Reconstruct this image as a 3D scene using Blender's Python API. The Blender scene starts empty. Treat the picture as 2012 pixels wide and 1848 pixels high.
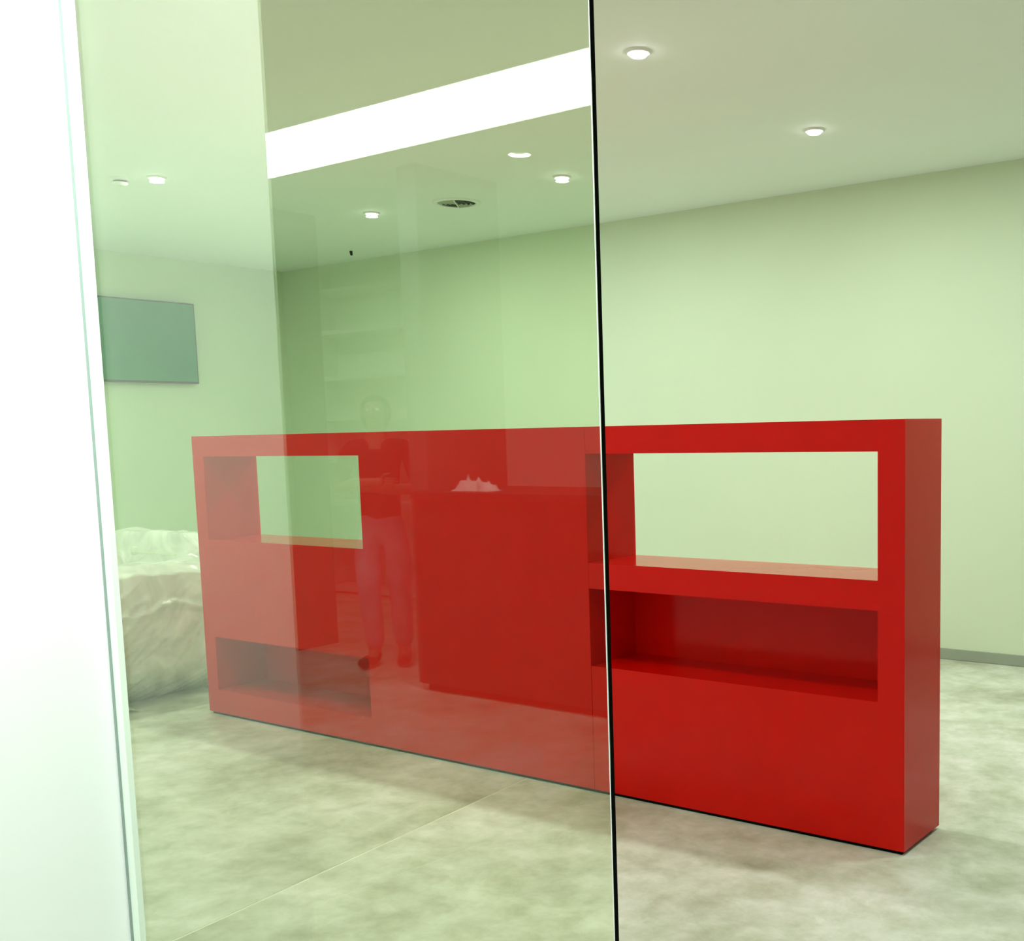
import bpy, bmesh, math, random
from mathutils import Vector, Matrix, noise

# ------------------------------------------------------------------ camera, world, exposure
SC = bpy.context.scene
COL = SC.collection
EYE = 1.472
cam_d = bpy.data.cameras.new('camera'); cam = bpy.data.objects.new('camera', cam_d); COL.objects.link(cam)
F_PX, YAW, PITCH, ROLL, CX, CY = 2226.63, math.radians(34.5954), math.radians(-6.4947), math.radians(-1.1771), 1325.45, 1100.85
cy, sy, cp, sp = math.cos(YAW), math.sin(YAW), math.cos(PITCH), math.sin(PITCH)
fwd = Vector((-sy*cp, cy*cp, sp)); rgt = Vector((cy, sy, 0)); up = rgt.cross(fwd)
r2 = math.cos(ROLL)*rgt + math.sin(ROLL)*up; u2 = -math.sin(ROLL)*rgt + math.cos(ROLL)*up
M = Matrix((r2, u2, -fwd)).transposed().to_4x4(); M.translation = Vector((0, 0, EYE))
cam.matrix_world = M
cam_d.sensor_fit = 'HORIZONTAL'; cam_d.sensor_width = 36.0
cam_d.lens = F_PX/2012*36.0
cam_d.shift_x = -(CX-1006)/2012; cam_d.shift_y = (CY-924)/2012
cam_d.clip_start = 0.05; cam_d.clip_end = 100
SC.camera = cam

world = bpy.data.worlds.new('world'); SC.world = world; world.use_nodes = True
world.node_tree.nodes['Background'].inputs[0].default_value = (0.9, 1.0, 0.95, 1)
world.node_tree.nodes['Background'].inputs[1].default_value = 0.05

SC.view_settings.view_transform = 'Standard'; SC.view_settings.look = 'None'
SC.view_settings.gamma = 1.0; SC.view_settings.use_curve_mapping = False
SC.view_settings.exposure = 0.08

DOWNLIGHT_W = 12.5          # each ceiling downlight of the room
STRIP_RADIANCE = 14.0      # the luminous strip in the hall behind the camera

# ------------------------------------------------------------------ materials
def new_mat(name):
    m = bpy.data.materials.new(name); m.use_nodes = True
    return m, m.node_tree, m.node_tree.nodes['Principled BSDF']

def paint(name, c, rough=0.5, spec=0.4, var=0.04, scale=3.0, bump=0.0, bscale=200.0, metallic=0.0):
    m, nt, p = new_mat(name)
    p.inputs['Roughness'].default_value = rough
    p.inputs['Specular IOR Level'].default_value = spec
    p.inputs['Metallic'].default_value = metallic
    tc = nt.nodes.new('ShaderNodeTexCoord')
    n = nt.nodes.new('ShaderNodeTexNoise'); n.inputs['Scale'].default_value = scale; n.inputs['Detail'].default_value = 4
    nt.links.new(tc.outputs['Object'], n.inputs['Vector'])
    r = nt.nodes.new('ShaderNodeValToRGB')
    r.color_ramp.elements[0].position = 0.3; r.color_ramp.elements[1].position = 0.7
    r.color_ramp.elements[0].color = tuple(max(0, x*(1-var)) for x in c)+(1,)
    r.color_ramp.elements[1].color = tuple(min(1, x*(1+var)) for x in c)+(1,)
    nt.links.new(n.outputs['Fac'], r.inputs['Fac']); nt.links.new(r.outputs['Color'], p.inputs['Base Color'])
    if bump:
        n2 = nt.nodes.new('ShaderNodeTexNoise'); n2.inputs['Scale'].default_value = bscale
        nt.links.new(tc.outputs['Object'], n2.inputs['Vector'])
        b = nt.nodes.new('ShaderNodeBump'); b.inputs['Strength'].default_value = bump; b.inputs['Distance'].default_value = 0.002
        nt.links.new(n2.outputs['Fac'], b.inputs['Height']); nt.links.new(b.outputs['Normal'], p.inputs['Normal'])
    return m

def glow(name, c, s):
    m, nt, p = new_mat(name)
    p.inputs['Base Color'].default_value = (0.9, 0.9, 0.9, 1)
    p.inputs['Emission Color'].default_value = c+(1,); p.inputs['Emission Strength'].default_value = s
    return m

M_wall = paint('pale_green_wall_paint', (0.70, 0.84, 0.605), 0.6, 0.3, 0.015, 1.2, 0.08, 350)
M_ceil = paint('ceiling_paint', (0.88, 0.98, 0.92), 0.7, 0.2, 0.01, 1.0, 0.05, 350)
M_hallwhite = paint('white_hall_paint', (0.88, 0.91, 0.89), 0.5, 0.3, 0.01, 1.0)
M_hallgrey = paint('dark_hall_paint', (0.10, 0.12, 0.10), 0.6, 0.2, 0.05, 2.0)
M_hallstub = paint('grey_hall_paint', (0.14, 0.155, 0.14), 0.6, 0.2, 0.05, 2.0)
M_red = paint('red_satin_laminate', (0.70, 0.004, 0.001), 0.15, 0.17, 0.03, 6.0)
M_black = paint('black_plinth', (0.005, 0.006, 0.005), 0.8, 0.05, 0.1)
M_base = paint('grey_skirting', (0.33, 0.40, 0.30), 0.5, 0.4, 0.03)
M_whitemetal = paint('white_enamel', (0.85, 0.90, 0.84), 0.35, 0.5, 0.01)
M_trim = paint('white_seal', (0.80, 0.90, 0.80), 0.4, 0.4, 0.01)
M_highlight = paint('painted_edge_highlight', (0.92, 0.95, 0.93), 0.25, 0.6, 0.01)
M_groove = paint('grey_gasket', (0.24, 0.32, 0.28), 0.6, 0.3, 0.03)
M_lens = glow('downlight_lens', (1.0, 0.98, 1.0), 18.0)
M_ring = glow('lit_reflector', (1.0, 1.0, 1.0), 40.0)
M_strip = glow('luminous_strip', (0.93, 1.0, 1.0), STRIP_RADIANCE)
M_screen = paint('dark_screen', (0.01, 0.22, 0.08), 0.3, 0.5, 0.05)
M_bezel = paint('black_plastic', (0.02, 0.03, 0.028), 0.4, 0.4, 0.05)
M_ventdark = paint('dark_duct', (0.03, 0.05, 0.03), 0.7, 0.2, 0.1)
M_ventgrey = paint('grey_louvre', (0.36, 0.45, 0.33), 0.5, 0.3, 0.05)
M_counter = paint('charcoal_counter', (0.045, 0.03, 0.028), 0.5, 0.3, 0.05)
M_paper = paint('crumpled_white_film', (0.92, 0.93, 0.92), 0.2, 0.6, 0.02)
M_shelfwhite = paint('white_board', (0.80, 0.83, 0.78), 0.5, 0.3, 0.02)
M_uphol = paint('grey_upholstery', (0.74, 0.79, 0.62), 0.8, 0.2, 0.08, 20, 0.3, 400)
M_skin = paint('skin', (0.36, 0.21, 0.14), 0.5, 0.4, 0.04)
M_shirt = paint('dark_shirt', (0.035, 0.03, 0.03), 0.8, 0.2, 0.1)
M_jeans = paint('pale_blue_denim', (0.30, 0.33, 0.42), 0.8, 0.2, 0.15, 12)
M_shoe = paint('black_leather', (0.02, 0.018, 0.018), 0.4, 0.4, 0.1)
M_hair = paint('dark_hair', (0.05, 0.035, 0.025), 0.6, 0.3, 0.2, 40)
M_eye = paint('eye_white', (0.75, 0.75, 0.72), 0.2, 0.5, 0.02)

def concrete():
    m, nt, p = new_mat('polished_concrete')
    tc = nt.nodes.new('ShaderNodeTexCoord')
    n1 = nt.nodes.new('ShaderNodeTexNoise'); n1.inputs['Scale'].default_value = 1.6; n1.inputs['Detail'].default_value = 8; n1.inputs['Roughness'].default_value = 0.62
    n2 = nt.nodes.new('ShaderNodeTexNoise'); n2.inputs['Scale'].default_value = 7.0; n2.inputs['Detail'].default_value = 10; n2.inputs['Roughness'].default_value = 0.7
    n2.inputs['Distortion'].default_value = 0.25
    for n in (n1, n2): nt.links.new(tc.outputs['Object'], n.inputs['Vector'])
    r1 = nt.nodes.new('ShaderNodeValToRGB'); e = r1.color_ramp.elements
    e[0].position = 0.30; e[0].color = (0.47, 0.49, 0.35, 1); e[1].position = 0.70; e[1].color = (0.93, 0.94, 0.86, 1)
    x = e.new(0.5); x.color = (0.75, 0.79, 0.66, 1)
    r2 = nt.nodes.new('ShaderNodeValToRGB'); e = r2.color_ramp.elements
    e[0].position = 0.33; e[0].color = (0.60, 0.62, 0.48, 1); e[1].position = 0.62; e[1].color = (1, 1, 1, 1)
    nt.links.new(n1.outputs['Fac'], r1.inputs['Fac']); nt.links.new(n2.outputs['Fac'], r2.inputs['Fac'])
    mx = nt.nodes.new('ShaderNodeMix'); mx.data_type = 'RGBA'; mx.blend_type = 'MULTIPLY'; mx.inputs[0].default_value = 0.7
    nt.links.new(r1.outputs['Color'], mx.inputs[6]); nt.links.new(r2.outputs['Color'], mx.inputs[7])
    nt.links.new(mx.outputs[2], p.inputs['Base Color'])
    p.inputs['Roughness'].default_value = 0.42; p.inputs['Specular IOR Level'].default_value = 0.35
    return m
M_floor = concrete()
M_joint = paint('pale_joint_mortar', (0.90, 0.90, 0.72), 0.7, 0.2, 0.08, 30)

def glass():
    m, nt, p = new_mat('green_tinted_glass')
    p.inputs['Transmission Weight'].default_value = 1.0
    p.inputs['Roughness'].default_value = 0.0
    p.inputs['IOR'].default_value = 1.5
    p.inputs['Base Color'].default_value = (1, 1, 1, 1)
    v = nt.nodes.new('ShaderNodeVolumeAbsorption')
    v.inputs['Color'].default_value = (0.46, 0.88, 0.06, 1); v.inputs['Density'].default_value = 25
    nt.links.new(v.outputs[0], nt.nodes['Material Output'].inputs['Volume'])
    return m
M_glass = glass()

def film():
    m, nt, p = new_mat('clear_plastic_film')
    p.inputs['Base Color'].default_value = (0.93, 0.96, 0.86, 1)
    p.inputs['Roughness'].default_value = 0.14; p.inputs['Specular IOR Level'].default_value = 0.8
    tc = nt.nodes.new('ShaderNodeTexCoord')
    n = nt.nodes.new('ShaderNodeTexNoise'); n.inputs['Scale'].default_value = 3.2; n.inputs['Detail'].default_value = 3; n.inputs['Distortion'].default_value = 1.5
    nt.links.new(tc.outputs['Object'], n.inputs['Vector'])
    n3 = nt.nodes.new('ShaderNodeTexNoise'); n3.noise_type = 'RIDGED_MULTIFRACTAL'
    n3.inputs['Scale'].default_value = 2.6; n3.inputs['Detail'].default_value = 3; n3.inputs['Distortion'].default_value = 0.6
    nt.links.new(tc.outputs['Object'], n3.inputs['Vector'])
    b = nt.nodes.new('ShaderNodeBump'); b.inputs['Strength'].default_value = 0.4; b.inputs['Distance'].default_value = 0.02
    nt.links.new(n3.outputs['Fac'], b.inputs['Height']); nt.links.new(b.outputs['Normal'], p.inputs['Normal'])
    mr = nt.nodes.new('ShaderNodeMapRange'); mr.inputs[1].default_value = 0.35; mr.inputs[2].default_value = 0.7
    mr.inputs[3].default_value = 0.55; mr.inputs[4].default_value = 0.92
    nt.links.new(n.outputs['Fac'], mr.inputs[0]); nt.links.new(mr.outputs[0], p.inputs['Alpha'])
    return m
M_film = film()

# ------------------------------------------------------------------ helpers
WORLD = {}
def wloc(o): return WORLD.get(o, Vector((0, 0, 0)))

def tag(o, label=None, cat=None, group=None, kind=None):
    if label: o['label'] = label
    if cat: o['category'] = cat
    if group: o['group'] = group
    if kind: o['kind'] = kind
    return o

def empty(name, loc, label, cat, group=None, kind=None):
    o = bpy.data.objects.new(name, None); COL.objects.link(o)
    o.empty_display_size = 0.1; o.location = loc; WORLD[o] = Vector(loc)
    return tag(o, label, cat, group, kind)

def link_bm(name, bm, mat, parent=None, smooth=False, label=None):
    """mesh given in world coordinates; origin put at its box centre"""
    bm.verts.ensure_lookup_table()
    lo = Vector([min(v.co[i] for v in bm.verts) for i in range(3)]); hi = Vector([max(v.co[i] for v in bm.verts) for i in range(3)])
    c = (lo+hi)/2
    for v in bm.verts: v.co -= c
    bmesh.ops.recalc_face_normals(bm, faces=bm.faces)
    me = bpy.data.meshes.new(name); bm.to_mesh(me); bm.free()
    if smooth:
        for p in me.polygons: p.use_smooth = True
    me.materials.append(mat)
    o = bpy.data.objects.new(name, me); COL.objects.link(o)
    WORLD[o] = c
    if parent is not None:
        o.parent = parent; o.location = c - wloc(parent)
    else: o.location = c
    if label: o['label'] = label
    return o

def add_box(bm, x0, x1, y0, y1, z0, z1):
    vs = [bm.verts.new(p) for p in ((x0,y0,z0),(x1,y0,z0),(x1,y1,z0),(x0,y1,z0),(x0,y0,z1),(x1,y0,z1),(x1,y1,z1),(x0,y1,z1))]
    for f in ((0,3,2,1),(4,5,6,7),(0,1,5,4),(1,2,6,5),(2,3,7,6),(3,0,4,7)): bm.faces.new([vs[i] for i in f])
    return vs

def box(name, x0, x1, y0, y1, z0, z1, mat, parent=None, bev=0.0, label=None, seg=2):
    bm = bmesh.new(); add_box(bm, x0, x1, y0, y1, z0, z1)
    if bev: bmesh.ops.bevel(bm, geom=bm.edges[:], offset=bev, segments=seg, affect='EDGES', profile=0.5)
    return link_bm(name, bm, mat, parent, label=label)

def struct(name, x0, x1, y0, y1, z0, z1, mat, label, cat, bev=0.0):
    return tag(box(name, x0, x1, y0, y1, z0, z1, mat, None, bev), label, cat, kind='structure')

def lathe(bm, prof, cx, cy_, n=40, close=False):
    """profile [(r,z)] spun about a vertical axis"""
    rings = []
    for r, z in prof:
        if r < 1e-6: rings.append([bm.verts.new((cx, cy_, z))])
        else: rings.append([bm.verts.new((cx+r*math.cos(2*math.pi*k/n), cy_+r*math.sin(2*math.pi*k/n), z)) for k in range(n)])
    for a, b in zip(rings, rings[1:]):
        for k in range(n):
            k2 = (k+1) % n
            if len(a) == 1 and len(b) == 1: continue
            if len(a) == 1: bm.faces.new((a[0], b[k], b[k2]))
            elif len(b) == 1: bm.faces.new((a[k], b[0], a[k2]))
            else: bm.faces.new((a[k], b[k], b[k2], a[k2]))

def tube(bm, pts, radii, n=8):
    """tapered tube with rounded ends along pts"""
    pts = [Vector(p) for p in pts]; rings = []
    for i, p in enumerate(pts):
        d = (pts[min(i+1, len(pts)-1)]-pts[max(i-1, 0)]).normalized()
        a = d.orthogonal().normalized(); b = d.cross(a)
        rings.append([bm.verts.new(p+radii[i]*(math.cos(2*math.pi*k/n)*a+math.sin(2*math.pi*k/n)*b)) for k in range(n)])
    for a, b in zip(rings, rings[1:]):
        for k in range(n): bm.faces.new((a[k], b[k], b[(k+1) % n], a[(k+1) % n]))
    for ring, p, q, r in ((rings[0], pts[0], pts[1], radii[0]), (rings[-1], pts[-1], pts[-2], radii[-1])):
        t = bm.verts.new(p+(p-q).normalized()*r*0.7)
        for k in range(n): bm.faces.new((ring[k], ring[(k+1) % n], t))

# ------------------------------------------------------------------ setting
ZC = 3.014; YG = 1.15; YB = 6.811; XL = -9.045; XR = 2.6; HB = -5.05
JX = -2.095; JY = 0.745; GX = -0.9035           # pier face, pier front, free edge of the pane
T = 0.15
# floor: two slabs poured on a bed with a mortar filled joint between them
floor = struct('floor', XL-T, XR+T, HB-T, YB+T, -0.14, -0.02, M_floor, 'mottled greenish polished concrete floor', 'floor')
def jx(y): return -3.23 + (3.464-y)*(0.114/1.218)
def slab(x_l, x_r):
    bm = bmesh.new()
    pts = [(x_l(HB-T), HB-T), (x_r(HB-T), HB-T), (x_r(YB+T), YB+T), (x_l(YB+T), YB+T)]
    b = [bm.verts.new((x, y, -0.02)) for x, y in pts]; t = [bm.verts.new((x, y, 0)) for x, y in pts]
    bm.faces.new(b[::-1]); bm.faces.new(t)
    for k in range(4): bm.faces.new((b[k], b[(k+1) % 4], t[(k+1) % 4], t[k]))
    return bm
link_bm('concrete_slab', slab(lambda y: XL-T, lambda y: jx(y)-0.0045), M_floor, floor)
link_bm('concrete_slab', slab(lambda y: jx(y)+0.0045, lambda y: XR+T), M_floor, floor)
bmj = slab(lambda y: jx(y)-0.0045, lambda y: jx(y)+0.0045)
for v in bmj.verts:
    if v.co.z > -0.01: v.co.z = -0.001
link_bm('joint_filler', bmj, M_joint, floor, label='thin pale straight line of mortar')

struct('ceiling', XL-T, XR+T, HB-T, YB+T, ZC, ZC+0.15, M_ceil, 'plain pale ceiling with small round downlights', 'ceiling')
struct('wall_back', XL-T, XR+T, YB, YB+T, 0, ZC, M_wall, 'long pale green back wall behind the red bookcase', 'wall')
struct('wall_left', XL-T, XL, HB-T, YB, 0, ZC, M_wall, 'pale green left wall carrying the dark screen', 'wall')
struct('wall_right', XR, XR+T, HB-T, YB, 0, ZC, M_hallstub, 'dark wall on the right, beyond the frame', 'wall')
struct('wall_front', XL, JX, JY, YG, 0, ZC, M_hallwhite, 'overexposed white wall pier at the left edge of the glass', 'wall')
struct('wall_front_right', 1.25, XR, JY, YG, 0, ZC, M_hallwhite, 'white wall pier right of the opening, beyond the frame', 'wall')
struct('wall_hall_left', XL, -6.62, -2.98, JY, 0, ZC, M_hallgrey, 'dark wall of the hall seen as a dark upright band mirrored in the glass', 'wall')
struct('wall_hall_back', XL-T, XR+T, HB-T, HB, 0, ZC, M_hallwhite, 'pale far wall of the hall mirrored in the glass', 'wall')
struct('wall_hall_stub', -5.10, -4.945, -3.02, -2.35, 0, ZC, M_hallstub, 'grey wall stub beside the counter mirrored in the glass', 'wall')
struct('baseboard_back', XL+0.012, XR, YB-0.012, YB, 0.002, 0.068, M_base, 'low grey skirting strip along the back wall', 'skirting')
struct('baseboard_left', XL, XL+0.012, YG, YB-0.012, 0.002, 0.068, M_base, 'low grey skirting strip along the left wall', 'skirting')

# the glass partition: one tall pane in slim channels, its right edge free
win = empty('window_1', (-1.5, YG, 0), 'tall green tinted glass pane with mirrored hall, left of the dark upright edge', 'glass partition', kind='structure')
bm = bmesh.new(); add_box(bm, JX+0.005, GX, YG, YG+0.008, 0.012, ZC-0.012)
bmesh.ops.bevel(bm, geom=[e for e in bm.edges if abs(e.verts[0].co.z-e.verts[1].co.z) > 1], offset=0.0012, segments=1, affect='EDGES')
link_bm('glass_pane', bm, M_glass, win)
bm = bmesh.new()
add_box(bm, JX, JX+0.003, YG-0.0003, YG+0.0085, 0, ZC); add_box(bm, JX, JX+0.030, YG-0.012, YG-0.0003, 0, ZC); add_box(bm, JX, JX+0.010, YG+0.0085, YG+0.014, 0, ZC)
fr = link_bm('jamb_profile', bm, M_trim, win, label='pale slim upright profile between white wall and glass')
box('gasket', JX+0.0015, JX+0.0065, YG-0.0150, YG-0.0118, 0.0, ZC, M_groove, fr)
box('edge_seal', GX, GX+0.0007, YG+0.0008, YG+0.0080, 0.012, ZC-0.012, M_black, win, label='black seal along the free glass edge')
box('edge_highlight', GX-0.0012, GX+0.0003, YG-0.0006, YG, 0.012, ZC-0.012, M_highlight, win, label='thin painted highlight along the glass edge')  # white strip stands in for the highlight on the glass chamfer
box('bottom_channel', JX+0.032, GX, YG-0.008, YG+0.018, 0, 0.010, M_whitemetal, win)
box('top_channel', JX+0.032, GX, YG-0.008, YG+0.018, ZC-0.010, ZC, M_whitemetal, win)

# ------------------------------------------------------------------ red bookcase
SX1 = -1.5054; SX0 = -5.538; SY0 = 3.541; SY1 = 3.8627; SH = 1.498; Z0 = 0.013
UL0, UL1, UR0, UR1 = -5.444, -4.219, -2.863, -1.604
HZ0, HZ1 = 0.953, 1.391          # see-through openings
LL0, LL1 = 0.139, 0.429          # left niche
LR0, LR1 = 0.531, 0.849          # right niche
bc = empty('bookcase', ((SX0+SX1)/2, (SY0+SY1)/2, 0), 'long low red room divider bookcase with two see-through openings and two dark niches', 'bookcase')
g = 0.0006; B = 0.0
def rb(name, x0, x1, z0, z1, y0=SY0, y1=SY1): return box(name, x0, x1, y0, y1, z0, z1, M_red, bc)
rb('end_panel', SX0, UL0, Z0, SH)
rb('end_panel', UR1, SX1, Z0, SH)
rb('top_rail', UL0, UL1, HZ1, SH)
rb('top_rail', UR0+0.0012, UR1, HZ1, SH)
rb('centre_panel', UL1, UR0-0.0008, Z0, SH)
rb('middle_panel', UL0, UL1, LL1, HZ0)
rb('middle_rail', UR0, UR1, LR1, HZ0)
rb('base_panel', UL0, UL1, Z0, LL0)
rb('base_panel', UR0+0.0012, UR1, Z0, LR0)
rb('niche_back', UL0, UL1, LL0, LL1, SY1-0.018)
rb('niche_back', UR0, UR1, LR0, LR1, SY1-0.018)
box('plinth', SX0+0.02, SX1-0.012, SY0+0.008, SY1-0.035, 0.0, Z0, M_black, bc, label='thin black recessed plinth')

# ------------------------------------------------------------------ wall screen
TY0, TY1, TZ0, TZ1 = 4.645, 5.837, 1.962, 2.640
tv = empty('wall_screen', (XL, (TY0+TY1)/2, TZ0), 'dark green-grey flat screen hung high on the left wall', 'screen')
box('wall_bracket', XL, XL+0.035, 5.05, 5.45, 2.12, 2.48, M_bezel, tv, 0.003)
box('housing', XL+0.035, XL+0.085, TY0, TY1, TZ0, TZ1, M_bezel, tv, 0.006)
box('display_panel', XL+0.085, XL+0.0865, TY0+0.012, TY1-0.012, TZ0+0.018, TZ1-0.012, M_screen, tv)

# ------------------------------------------------------------------ ceiling fittings of the room
def downlight(x, y, label, power=1.0, spread=180, aim=None):
    root = empty('downlight', (x, y, ZC), label, 'downlight', 'round downlights in the ceiling')
    bm = bmesh.new(); lathe(bm, [(0.040, ZC-0.001), (0.040, ZC-0.010), (0.047, ZC-0.010), (0.054, ZC-0.006), (0.056, ZC)], x, y, 32)
    link_bm('trim_ring', bm, M_whitemetal, root, True)
    bm = bmesh.new(); lathe(bm, [(0.0, ZC-0.024), (0.018, ZC-0.0235), (0.031, ZC-0.021), (0.0385, ZC-0.014), (0.0395, ZC-0.002), (0, ZC-0.002)], x, y, 32)
    link_bm('lens', bm, M_lens, root, True)
    l = bpy.data.lights.new('lamp', 'AREA'); l.shape = 'DISK'; l.size = 0.08; l.energy = DOWNLIGHT_W*power; l.spread = math.radians(spread); l.color = (0.94, 1.0, 0.97)
    lo = bpy.data.objects.new('lamp', l); COL.objects.link(lo); lo.parent = root; lo.location = (0, 0, -0.028)
    if aim: lo.rotation_euler = (Vector(aim)-Vector((x, y, ZC))).to_track_quat('-Z', 'Y').to_euler()
    return root
XS = [-6.30, -4.53, -2.83, -1.13, 0.57]
YS = [3.925, 5.465]
lab = {(0,0): 'round lit downlight left of the bright strip, beside the smoke detector',
       (0,1): 'round lit downlight below the lower left part of the bright strip',
       (1,1): 'round lit downlight just left of the glass edge, below the bright strip',
       (2,0): 'large round lit downlight right of the glass edge near the top',
       (2,1): 'round lit downlight farthest right, above the long back wall',
       (1,0): 'round lit downlight hidden behind the bright strip in the glass'}
DX = {(0,0): (-6.355, 3.954), (0,1): (-6.252, 5.472), (1,1): (-4.531, 5.459), (2,0): (-2.828, 3.914), (2,1): (-2.831, 5.464), (1,0): (-4.53, 3.92)}
for j, y in enumerate(YS):
    for i, x in enumerate(XS):
        px, py = DX.get((i, j), (x, y))
        far = ['', '', '', 'round downlight just beyond the right edge of the picture', 'round downlight second beyond the right edge of the picture'][i] + (', front row' if j == 0 else ', rear row')
        downlight(px, py, lab.get((i, j), far), 1.0 if i < 4 else 0.4)
for i, x in enumerate(XS[:4]):
    downlight(x, 2.385, 'added unseen front-most row downlight above the picture, number %s from the left' % ('one','two','three','four','five','six')[i], 0.65)  # unseen row, added to light the bookcase front and the floor before it
downlight(-1.30, 0.42, 'added unseen fill lamp above the picture, aimed at the white pier', 4.2, 120, (-2.095, 0.97, 0.7))  # unseen lamp, added to whiten the pier
downlight(-8.0, 2.385, 'added fill lamp for the left wall, hidden behind the white pier', 1.6)  # added out of sight to lift the dim left wall
downlight(-8.5, -3.7, 'added unseen fill lamp round the corner above the white shelving')  # added out of sight to brighten the shelving recess

x, y = -6.54, 3.836
sd = empty('smoke_detector', (x, y, ZC), 'small white smoke detector on the ceiling beside the leftmost downlight', 'smoke detector')
bm = bmesh.new(); lathe(bm, [(0, ZC), (0.055, ZC), (0.055, ZC-0.012), (0.05, ZC-0.016), (0, ZC-0.016)], x, y, 32); link_bm('mounting_base', bm, M_whitemetal, sd, False)
bm = bmesh.new(); lathe(bm, [(0.036, ZC-0.016), (0.036, ZC-0.026)], x, y, 24); link_bm('sensing_slot', bm, M_ventdark, sd)
bm = bmesh.new(); lathe(bm, [(0.044, ZC-0.026), (0.042, ZC-0.034), (0.025, ZC-0.042), (0, ZC-0.044)], x, y, 32)
lathe(bm, [(0.044, ZC-0.026), (0, ZC-0.026)], x, y, 32); link_bm('cap', bm, M_whitemetal, sd, False)

x, y = -5.56, 5.598
vt = empty('air_vent', (x, y, ZC), 'round grey ceiling air vent with a dark right half', 'air vent')
bm = bmesh.new(); lathe(bm, [(0.125, ZC-0.001), (0.128, ZC-0.010), (0.145, ZC-0.012), (0.16, ZC-0.006), (0.162, ZC)], x, y, 48); link_bm('rim', bm, M_ceil, vt, True)
bm = bmesh.new(); lathe(bm, [(0, ZC-0.0015), (0.125, ZC-0.0015), (0.125, ZC), (0, ZC)], x, y, 48); link_bm('duct_opening', bm, M_ventdark, vt)
def half_blade(r, a0, a1, z0, z1, w):
    bm = bmesh.new(); n = 16; rows = []
    for k in range(n+1):
        a = a0+(a1-a0)*k/n; c, s = math.cos(a), math.sin(a)
        rows.append([bm.verts.new((x+rr*c, y+rr*s, zz)) for rr, zz in ((r, z0), (r+w, z1), (r+w, z1+0.002), (r, z0+0.002))])
    for p, q in zip(rows, rows[1:]):
        for k in range(4): bm.faces.new((p[k], q[k], q[(k+1) % 4], p[(k+1) % 4]))
    bm.faces.new(rows[0][::-1]); bm.faces.new(rows[-1])
    return bm
ca = math.radians(217)      # direction of the pale half (left in the picture)
for r in (0.010, 0.038, 0.066, 0.094):
    link_bm('blade', half_blade(r, ca-math.pi/2, ca+math.pi/2, ZC-0.014, ZC-0.006, 0.027), M_ventgrey, vt)
for r in (0.030, 0.060, 0.090):
    link_bm('blade', half_blade(r, ca+math.pi/2, ca+3*math.pi/2, ZC-0.008, ZC-0.014, 0.012), M_ventgrey, vt)
bm = bmesh.new(); d = Vector((math.cos(ca+math.pi/2), math.sin(ca+math.pi/2), 0)); nn = Vector((d.y, -d.x, 0))
vs = add_box(bm, -0.124, 0.124, -0.003, 0.003, ZC-0.016, ZC-0.002)
for v in vs: v.co = Vector((x, y, 0)) + d*v.co.x + nn*v.co.y + Vector((0, 0, v.co.z))
link_bm('divider', bm, M_whitemetal, vt)

bm = bmesh.new(); x, y = -7.642, 6.446
tube(bm, [(x, y, ZC), (x+0.002, y, ZC-0.018), (x+0.016, y-0.010, ZC-0.030), (x+0.030, y-0.022, ZC-0.028)], [0.012, 0.012, 0.011, 0.008], 10)
tag(link_bm('cable_end', bm, M_black, None, True), 'tiny black stub poking from the ceiling near the back wall', 'cable')

# ------------------------------------------------------------------ plastic wrapped armchair
AX0, AX1, AY0, AY1 = -7.10, -5.90, 3.10, 4.15
ac = empty('armchair', ((AX0+AX1)/2, (AY0+AY1)/2, 0), 'bulky armchair wrapped in clear plastic left of the red bookcase', 'armchair')
i = 0.04
box('seat_base', AX0+0.3, AX1-0.3, AY0+0.06, AY1-0.3, 0.14, 0.44, M_uphol, ac, 0.04, seg=3)
box('armrest', AX1-0.3, AX1-i, AY0+0.06, AY1-i, 0.14, 0.74, M_uphol, ac, 0.06, seg=3)
box('armrest', AX0+i, AX0+0.3, AY0+0.06, AY1-i, 0.14, 0.74, M_uphol, ac, 0.06, seg=3)
box('backrest', AX0+0.3, AX1-0.3, AY1-0.3, AY1-i, 0.14, 0.86, M_uphol, ac, 0.06, seg=3)
box('seat_cushion', AX0+0.31, AX1-0.31, AY0+0.04, AY1-0.31, 0.44, 0.56, M_uphol, ac, 0.04, seg=3)
for lx in (AX0+0.34, AX1-0.34):
    for ly in (AY0+0.34, AY1-0.34): box('leg', lx-0.03, lx+0.03, ly-0.03, ly+0.03, 0, 0.14, M_bezel, ac, 0.004)
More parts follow.
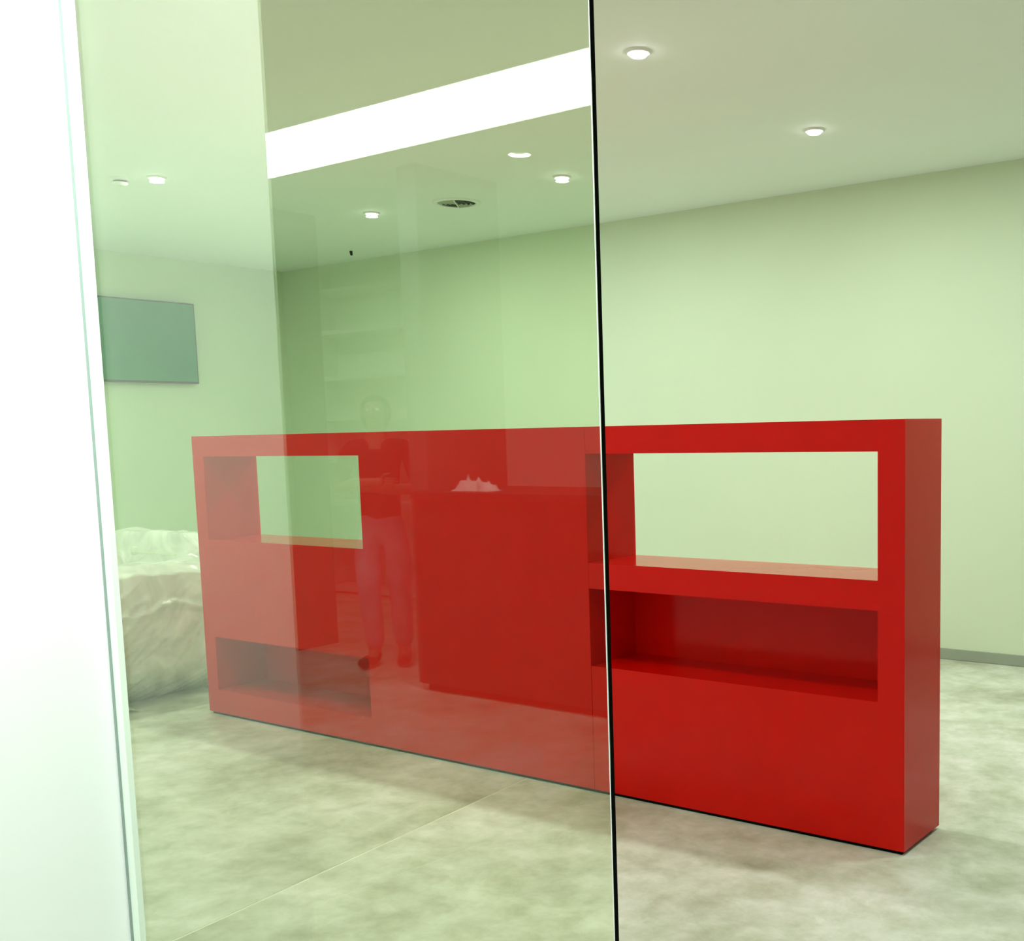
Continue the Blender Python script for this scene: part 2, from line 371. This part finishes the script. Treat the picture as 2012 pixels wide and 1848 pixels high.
def cover():
    """sheet draped over the chair: a height field on top, a wrinkled skirt all round, tucked in at the foot"""
    bm = bmesh.new(); N = 90
    def top(u, v):
        x = AX0+(AX1-AX0)*u; y = AY0+(AY1-AY0)*v
        def ss(a, b, t):
            t = max(0, min(1, (t-a)/(b-a))); return t*t*(3-2*t)
        arm = max(ss(0.30, 0.22, u), ss(0.70, 0.78, u)) if True else 0
        back = ss(0.66, 0.76, v)
        h = 0.60 + 0.19*max(ss(0.66, 0.80, u), 1-ss(0.20, 0.34, u)) 
        h = max(h, 0.60+0.32*back*(1-0.25*ss(0.72, 0.9, u)))
        e = min(u, 1-u, v, 1-v)
        h -= 0.05*(1-ss(0, 0.07, e))
        h += 0.030*noise.noise(Vector((x*4, y*4, 0.3))) + 0.012*noise.noise(Vector((x*11, y*11, 2.3)))
        return Vector((x, y, h))
    grid = [[bm.verts.new(top(a/N, b/N)) for b in range(N+1)] for a in range(N+1)]
    for a in range(N):
        for b in range(N): bm.faces.new((grid[a][b], grid[a+1][b], grid[a+1][b+1], grid[a][b+1]))
    rim = [grid[a][0] for a in range(N)] + [grid[N][b] for b in range(N)] + [grid[a][N] for a in range(N, 0, -1)] + [grid[0][b] for b in range(N, 0, -1)]
    c = Vector(((AX0+AX1)/2, (AY0+AY1)/2, 0)); prev = rim; R = 60
    for k in range(1, R+1):
        t = k/R; row = []
        for q, v0 in enumerate(rim):
            p = v0.co.copy(); z = p.z*(1-t)+0.004*t
            d = Vector((p.x-c.x, p.y-c.y, 0)); d = Vector((math.copysign(1, d.x) if abs(d.x)/(AX1-AX0) > abs(d.y)/(AY1-AY0) else 0, math.copysign(1, d.y) if abs(d.x)/(AX1-AX0) <= abs(d.y)/(AY1-AY0) else 0, 0))
            s = p.x*1.7+p.y*2.3
            belly = 0.035*math.sin(math.pi*min(1, t*1.25)) - 0.26*max(0, (t-0.70)/0.30)**1.5
            diag = p.y*5.5 - z*7.5 + p.x*3
            w = 0.020*noise.noise(Vector((diag*0.9, z*1.3, 5.1))) + 0.016*max(0, 1-abs(noise.noise(Vector((diag*1.6, z*1.2+p.y*2, 9.7))))*5)**2
            w += 0.022*math.exp(-((z-(0.555+0.025*math.sin(s*6)))/0.018)**2)     # a fold running round
            fade = min(1, t*5)
            row.append(bm.verts.new((p.x+d.x*(belly+w*fade), p.y+d.y*(belly+w*fade), z)))
        n = len(rim)
        for q in range(n): bm.faces.new((prev[q], prev[(q+1) % n], row[(q+1) % n], row[q]))
        prev = row
    return bm
link_bm('plastic_cover', cover(), M_film, ac, True, 'clear crinkled plastic sheet with glossy folds')

# ------------------------------------------------------------------ the hall behind the camera, seen mirrored in the glass
sx0, sx1, sy0, sy1 = -6.05, -2.75, -2.015, -1.405
st = empty('strip_light', ((sx0+sx1)/2, (sy0+sy1)/2, ZC), 'long brilliant white ceiling strip light mirrored in the glass', 'ceiling light')
box('housing', sx0-0.012, sx1+0.012, sy0-0.012, sy1+0.012, ZC-0.02, ZC-0.001, M_whitemetal, st)
box('diffuser', sx0, sx1, sy0, sy1, ZC-0.024, ZC-0.0202, M_strip, st)

x, y = -4.32, -2.54
rl = empty('ring_downlight', (x, y, ZC), 'small crescent of light from a flared downlight mirrored below the bright strip', 'downlight')
bm = bmesh.new(); lathe(bm, [(0.066, ZC), (0.064, ZC-0.016), (0.060, ZC-0.016)], x, y, 40); link_bm('shell', bm, M_whitemetal, rl)
bm = bmesh.new(); lathe(bm, [(0.060, ZC-0.016), (0.045, ZC-0.002)], x, y, 40); link_bm('reflector', bm, M_ring, rl)
bm = bmesh.new(); lathe(bm, [(0.045, ZC-0.002), (0, ZC-0.002)], x, y, 40); link_bm('baffle', bm, M_ventgrey, rl)

ct = empty('reception_counter', (-3.3, -2.5, 0), 'dark reception counter mirrored in the glass over the middle of the red bookcase', 'counter')
box('front_panel', -4.93, -1.7, -2.25, -2.21, 0.04, 1.12, M_counter, ct, 0.003)
box('side_panel', -4.93, -4.89, -2.85, -2.25, 0.04, 1.12, M_counter, ct, 0.003)
box('side_panel', -1.74, -1.7, -2.85, -2.25, 0.04, 1.12, M_counter, ct, 0.003)
box('counter_top', -4.94, -1.68, -2.87, -2.195, 1.12, 1.160, M_counter, ct, 0.004)
box('plinth', -4.90, -1.73, -2.83, -2.24, 0, 0.04, M_black, ct)

def crumple():
    random.seed(4); bm = bmesh.new(); N = 20; g_ = []
    for a in range(N+1):
        row = []
        for b in range(N+1):
            u, v = a/N-0.5, b/N-0.5; x = -4.57+u*0.30; y = -2.36+v*0.13
            e = max(0, 1-(abs(u)*2)**3)*max(0, 1-(abs(v)*2)**3)
            h = 1.161+e*(0.004+0.12*abs(noise.noise(Vector((u*6, v*6, 1.2))))+0.06*abs(noise.noise(Vector((u*13, v*13, 7)))))
            row.append(bm.verts.new((x+0.02*noise.noise(Vector((u*5, v*5, 3))), y+0.02*noise.noise(Vector((u*5, v*5, 8))), h)))
        g_.append(row)
    for a in range(N):
        for b in range(N): bm.faces.new((g_[a][b], g_[a+1][b], g_[a+1][b+1], g_[a][b+1]))
    return bm
tag(link_bm('crumpled_bag', crumple(), M_paper), 'small crumpled white plastic bag mirrored on top of the dark counter', 'bag')

ux0, ux1, uy0, uy1 = -9.02, -7.55, HB, -4.73
su = empty('shelving_unit', ((ux0+ux1)/2, (uy0+uy1)/2, 0), 'tall white open shelving mirrored faintly behind the standing person', 'shelves')
box('side_panel', ux0, ux0+0.03, uy0, uy1, 0, 2.86, M_shelfwhite, su, 0.002)
box('side_panel', ux1-0.03, ux1, uy0, uy1, 0, 2.86, M_shelfwhite, su, 0.002)
box('back_panel', ux0+0.03, ux1-0.03, uy0, uy0+0.015, 0.05, 2.83, M_shelfwhite, su)
for z in (0.04, 0.45, 0.86, 1.26, 1.655, 2.03, 2.45, 2.83):
    box('shelf', ux0+0.03, ux1-0.03, uy0+0.015, uy1, z-0.02, z+0.02, M_shelfwhite, su, 0.002)

# ------------------------------------------------------------------ the person mirrored in the glass
def skin_mesh(verts, edges, sub=2, root=0):
    """verts: [(co, rx, ry)] -> bmesh of the skinned, subdivided surface"""
    me = bpy.data.meshes.new('tmp'); me.from_pydata([v[0] for v in verts], edges, [])
    o = bpy.data.objects.new('tmp', me); COL.objects.link(o)
    m = o.modifiers.new('skin', 'SKIN'); m.use_smooth_shade = True; m.branch_smoothing = 0.4
    for k, v in enumerate(verts):
        sv = me.skin_vertices[0].data[k]; sv.radius = (v[1], v[2]); sv.use_root = (k == root)
    s = o.modifiers.new('sub', 'SUBSURF'); s.levels = sub; s.render_levels = sub
    dg = bpy.context.evaluated_depsgraph_get(); ev = o.evaluated_get(dg)
    m2 = bpy.data.meshes.new_from_object(ev)
    bm = bmesh.new(); bm.from_mesh(m2)
    bpy.data.objects.remove(o); bpy.data.meshes.remove(me); bpy.data.meshes.remove(m2)
    return bm

PLOC = Vector((-5.70, -2.63, 0)); PROT = Matrix.Rotation(math.radians(-38), 4, 'Z') @ Matrix.Scale(1.02, 4)
def place(bm):
    bmesh.ops.transform(bm, matrix=Matrix.Translation(PLOC) @ PROT, verts=bm.verts); return bm
person = empty('person', PLOC, 'person in dark V-neck top and pale jeans, arms folded, mirrored faintly in the glass', 'person')

BV = [((0, 0, .94), .125, .095), ((0, .005, 1.08), .115, .085), ((0, 0, 1.25), .135, .095), ((0, -.01, 1.385), .12, .08), ((0, -.005, 1.455), .055, .055), ((0, .012, 1.51), .052, .055),
      ((0, .022, 1.555), .058, .072), ((0, .012, 1.62), .072, .090), ((0, 0, 1.672), .055, .068)]
BE = [(0, 1), (1, 2), (2, 3), (3, 4), (4, 5), (5, 6), (6, 7), (7, 8)]
def chain(V, E, start, pts):
    p = start
    for q in pts:
        V.append(q); E.append((p, len(V)-1)); p = len(V)-1
ARM_R = [((.165, -.015, 1.385), .055, .055), ((.215, -.02, 1.27), .047, .047), ((.255, -.02, 1.12), .040, .040), ((.12, .15, 1.12), .036, .036), ((-.02, .195, 1.135), .026, .022), ((-.075, .20, 1.14), .036, .018)]
ARM_L = [((-.165, -.015, 1.385), .055, .055), ((-.215, -.02, 1.27), .047, .047), ((-.255, -.02, 1.125), .040, .040), ((-.12, .18, 1.165), .036, .036), ((.02, .235, 1.175), .026, .022), ((.075, .235, 1.17), .036, .018)]
LEG_R = [((.095, 0, .84), .088, .090), ((.10, .012, .66), .074, .078), ((.105, .02, .47), .054, .058), ((.108, -.005, .30), .052, .056), ((.11, -.02, .09), .036, .042), ((.118, .06, .045), .036, .030), ((.128, .15, .03), .032, .020)]
LEG_L = [((-.090, 0, .84), .088, .090), ((-.085, .04, .66), .074, .078), ((-.075, .07, .47), .054, .058), ((-.070, .04, .30), .052, .056), ((-.065, .03, .09), .036, .042), ((-.09, .10, .045), .036, .030), ((-.13, .18, .03), .032, .020)]
for ch, st_ in ((ARM_R, 3), (ARM_L, 3), (LEG_R, 0), (LEG_L, 0)): chain(BV, BE, st_, ch)
bm = skin_mesh(BV, BE, 2)
def finger(pts, r): tube(bm, pts, [r, r*.95, r*.85, r*.7], 8)
for s, base, dz in ((-1, Vector((-.085, .20, 1.14)), 0), (1, Vector((.085, .235, 1.17)), 0)):
    for k, L in enumerate((.062, .070, .066, .052)):
        b = base+Vector((0, .004, .024-.016*k))
        finger([b, b+Vector((s*L*.45, .0, -.002)), b+Vector((s*L*.8, -.014, -.004)), b+Vector((s*L, -.034, -.006))], .0088)
    b = base+Vector((-s*.02, .005, .026)); finger([b, b+Vector((s*.015, .010, .018)), b+Vector((s*.034, .012, .026)), b+Vector((s*.052, .010, .028))], .0095)
tube(bm, [(0, .088, 1.625), (0, .098, 1.600), (0, .108, 1.580), (0, .100, 1.572)], [.007, .010, .014, .010], 10)     # nose
for s in (-1, 1): tube(bm, [(s*.074, .0, 1.625), (s*.080, -.004, 1.605), (s*.077, .0, 1.572), (s*.074, .004, 1.567)], [.010, .013, .010, .006], 8)   # ears
tube(bm, [(-.024, .086, 1.548), (-.008, .094, 1.549), (.008, .094, 1.549), (.024, .086, 1.548)], [.004, .007, .007, .004], 8)   # lips
place(bm); body = link_bm('body', bm, M_skin, person, True)
for s in (-1, 1):
    bm = bmesh.new(); bmesh.ops.create_uvsphere(bm, u_segments=12, v_segments=8, radius=.011)
    for v in bm.verts: v.co += Vector((s*.031, .084, 1.615))
    link_bm('eye', place(bm), M_eye, person, True)
# shirt
V = [((0, 0, .84), .155, .118), ((0, .005, 1.08), .140, .105), ((0, 0, 1.25), .158, .114), ((0, -.01, 1.385), .138, .094), ((0, -.008, 1.44), .075, .068)]
E_ = [(0, 1), (1, 2), (2, 3), (3, 4)]
for A in (ARM_R, ARM_L): chain(V, E_, 3, [(A[0][0], .068, .068), (A[1][0], .060, .060), (Vector(A[1][0]).lerp(Vector(A[2][0]), .75), .056, .056)])
bm = skin_mesh(V, E_, 2)
bmesh.ops.delete(bm, geom=[f for f in bm.faces if (f.calc_center_median().z > 1.452) or (f.calc_center_median().y > .02 and f.calc_center_median().z > 1.335 and abs(f.calc_center_median().x) < (f.calc_center_median().z-1.335)*.75)], context='FACES')
link_bm('shirt', place(bm), M_shirt, person, True)
V = [((0, 0, 1.03), .130, .098), ((0, 0, .90), .142, .110)]; E_ = [(0, 1)]
for L in (LEG_R, LEG_L): chain(V, E_, 1, [(p[0], p[1]*1.16+.006, p[2]*1.16+.006) for p in L[:4]]+[(Vector(L[4][0])+Vector((0, 0, .01)), .055, .062)])
link_bm('jeans', place(skin_mesh(V, E_, 2)), M_jeans, person, True)
for L in (LEG_R, LEG_L):
    a, f1, f2 = (Vector(L[k][0]) for k in (4, 5, 6))
    V = [(a+Vector((0, 0, .02)), .046, .052), (a+Vector((0, -.005, -.045)), .044, .042), (f1, .047, .040), (f2+Vector((.003, .01, .004)), .042, .030)]
    bm = skin_mesh(V, [(0, 1), (1, 2), (2, 3)], 2)
    for v in bm.verts: v.co.z = max(v.co.z, 0.001)
    link_bm('shoe', place(bm), M_shoe, person, True)
bm = bmesh.new(); bmesh.ops.create_uvsphere(bm, u_segments=32, v_segments=20, radius=1)
for v in bm.verts: v.co = Vector((v.co.x*(.092+.016*max(0,-v.co.z)), v.co.y*.106-.012, v.co.z*(.092 if v.co.z > 0 else .150)+1.618))
bmesh.ops.delete(bm, geom=[v for v in bm.verts if (v.co.y > .035 and v.co.z < 1.665) or (v.co.y > .015 and v.co.z < 1.56) or v.co.z < 1.485], context='VERTS')
h = link_bm('hair', place(bm), M_hair, person, True)
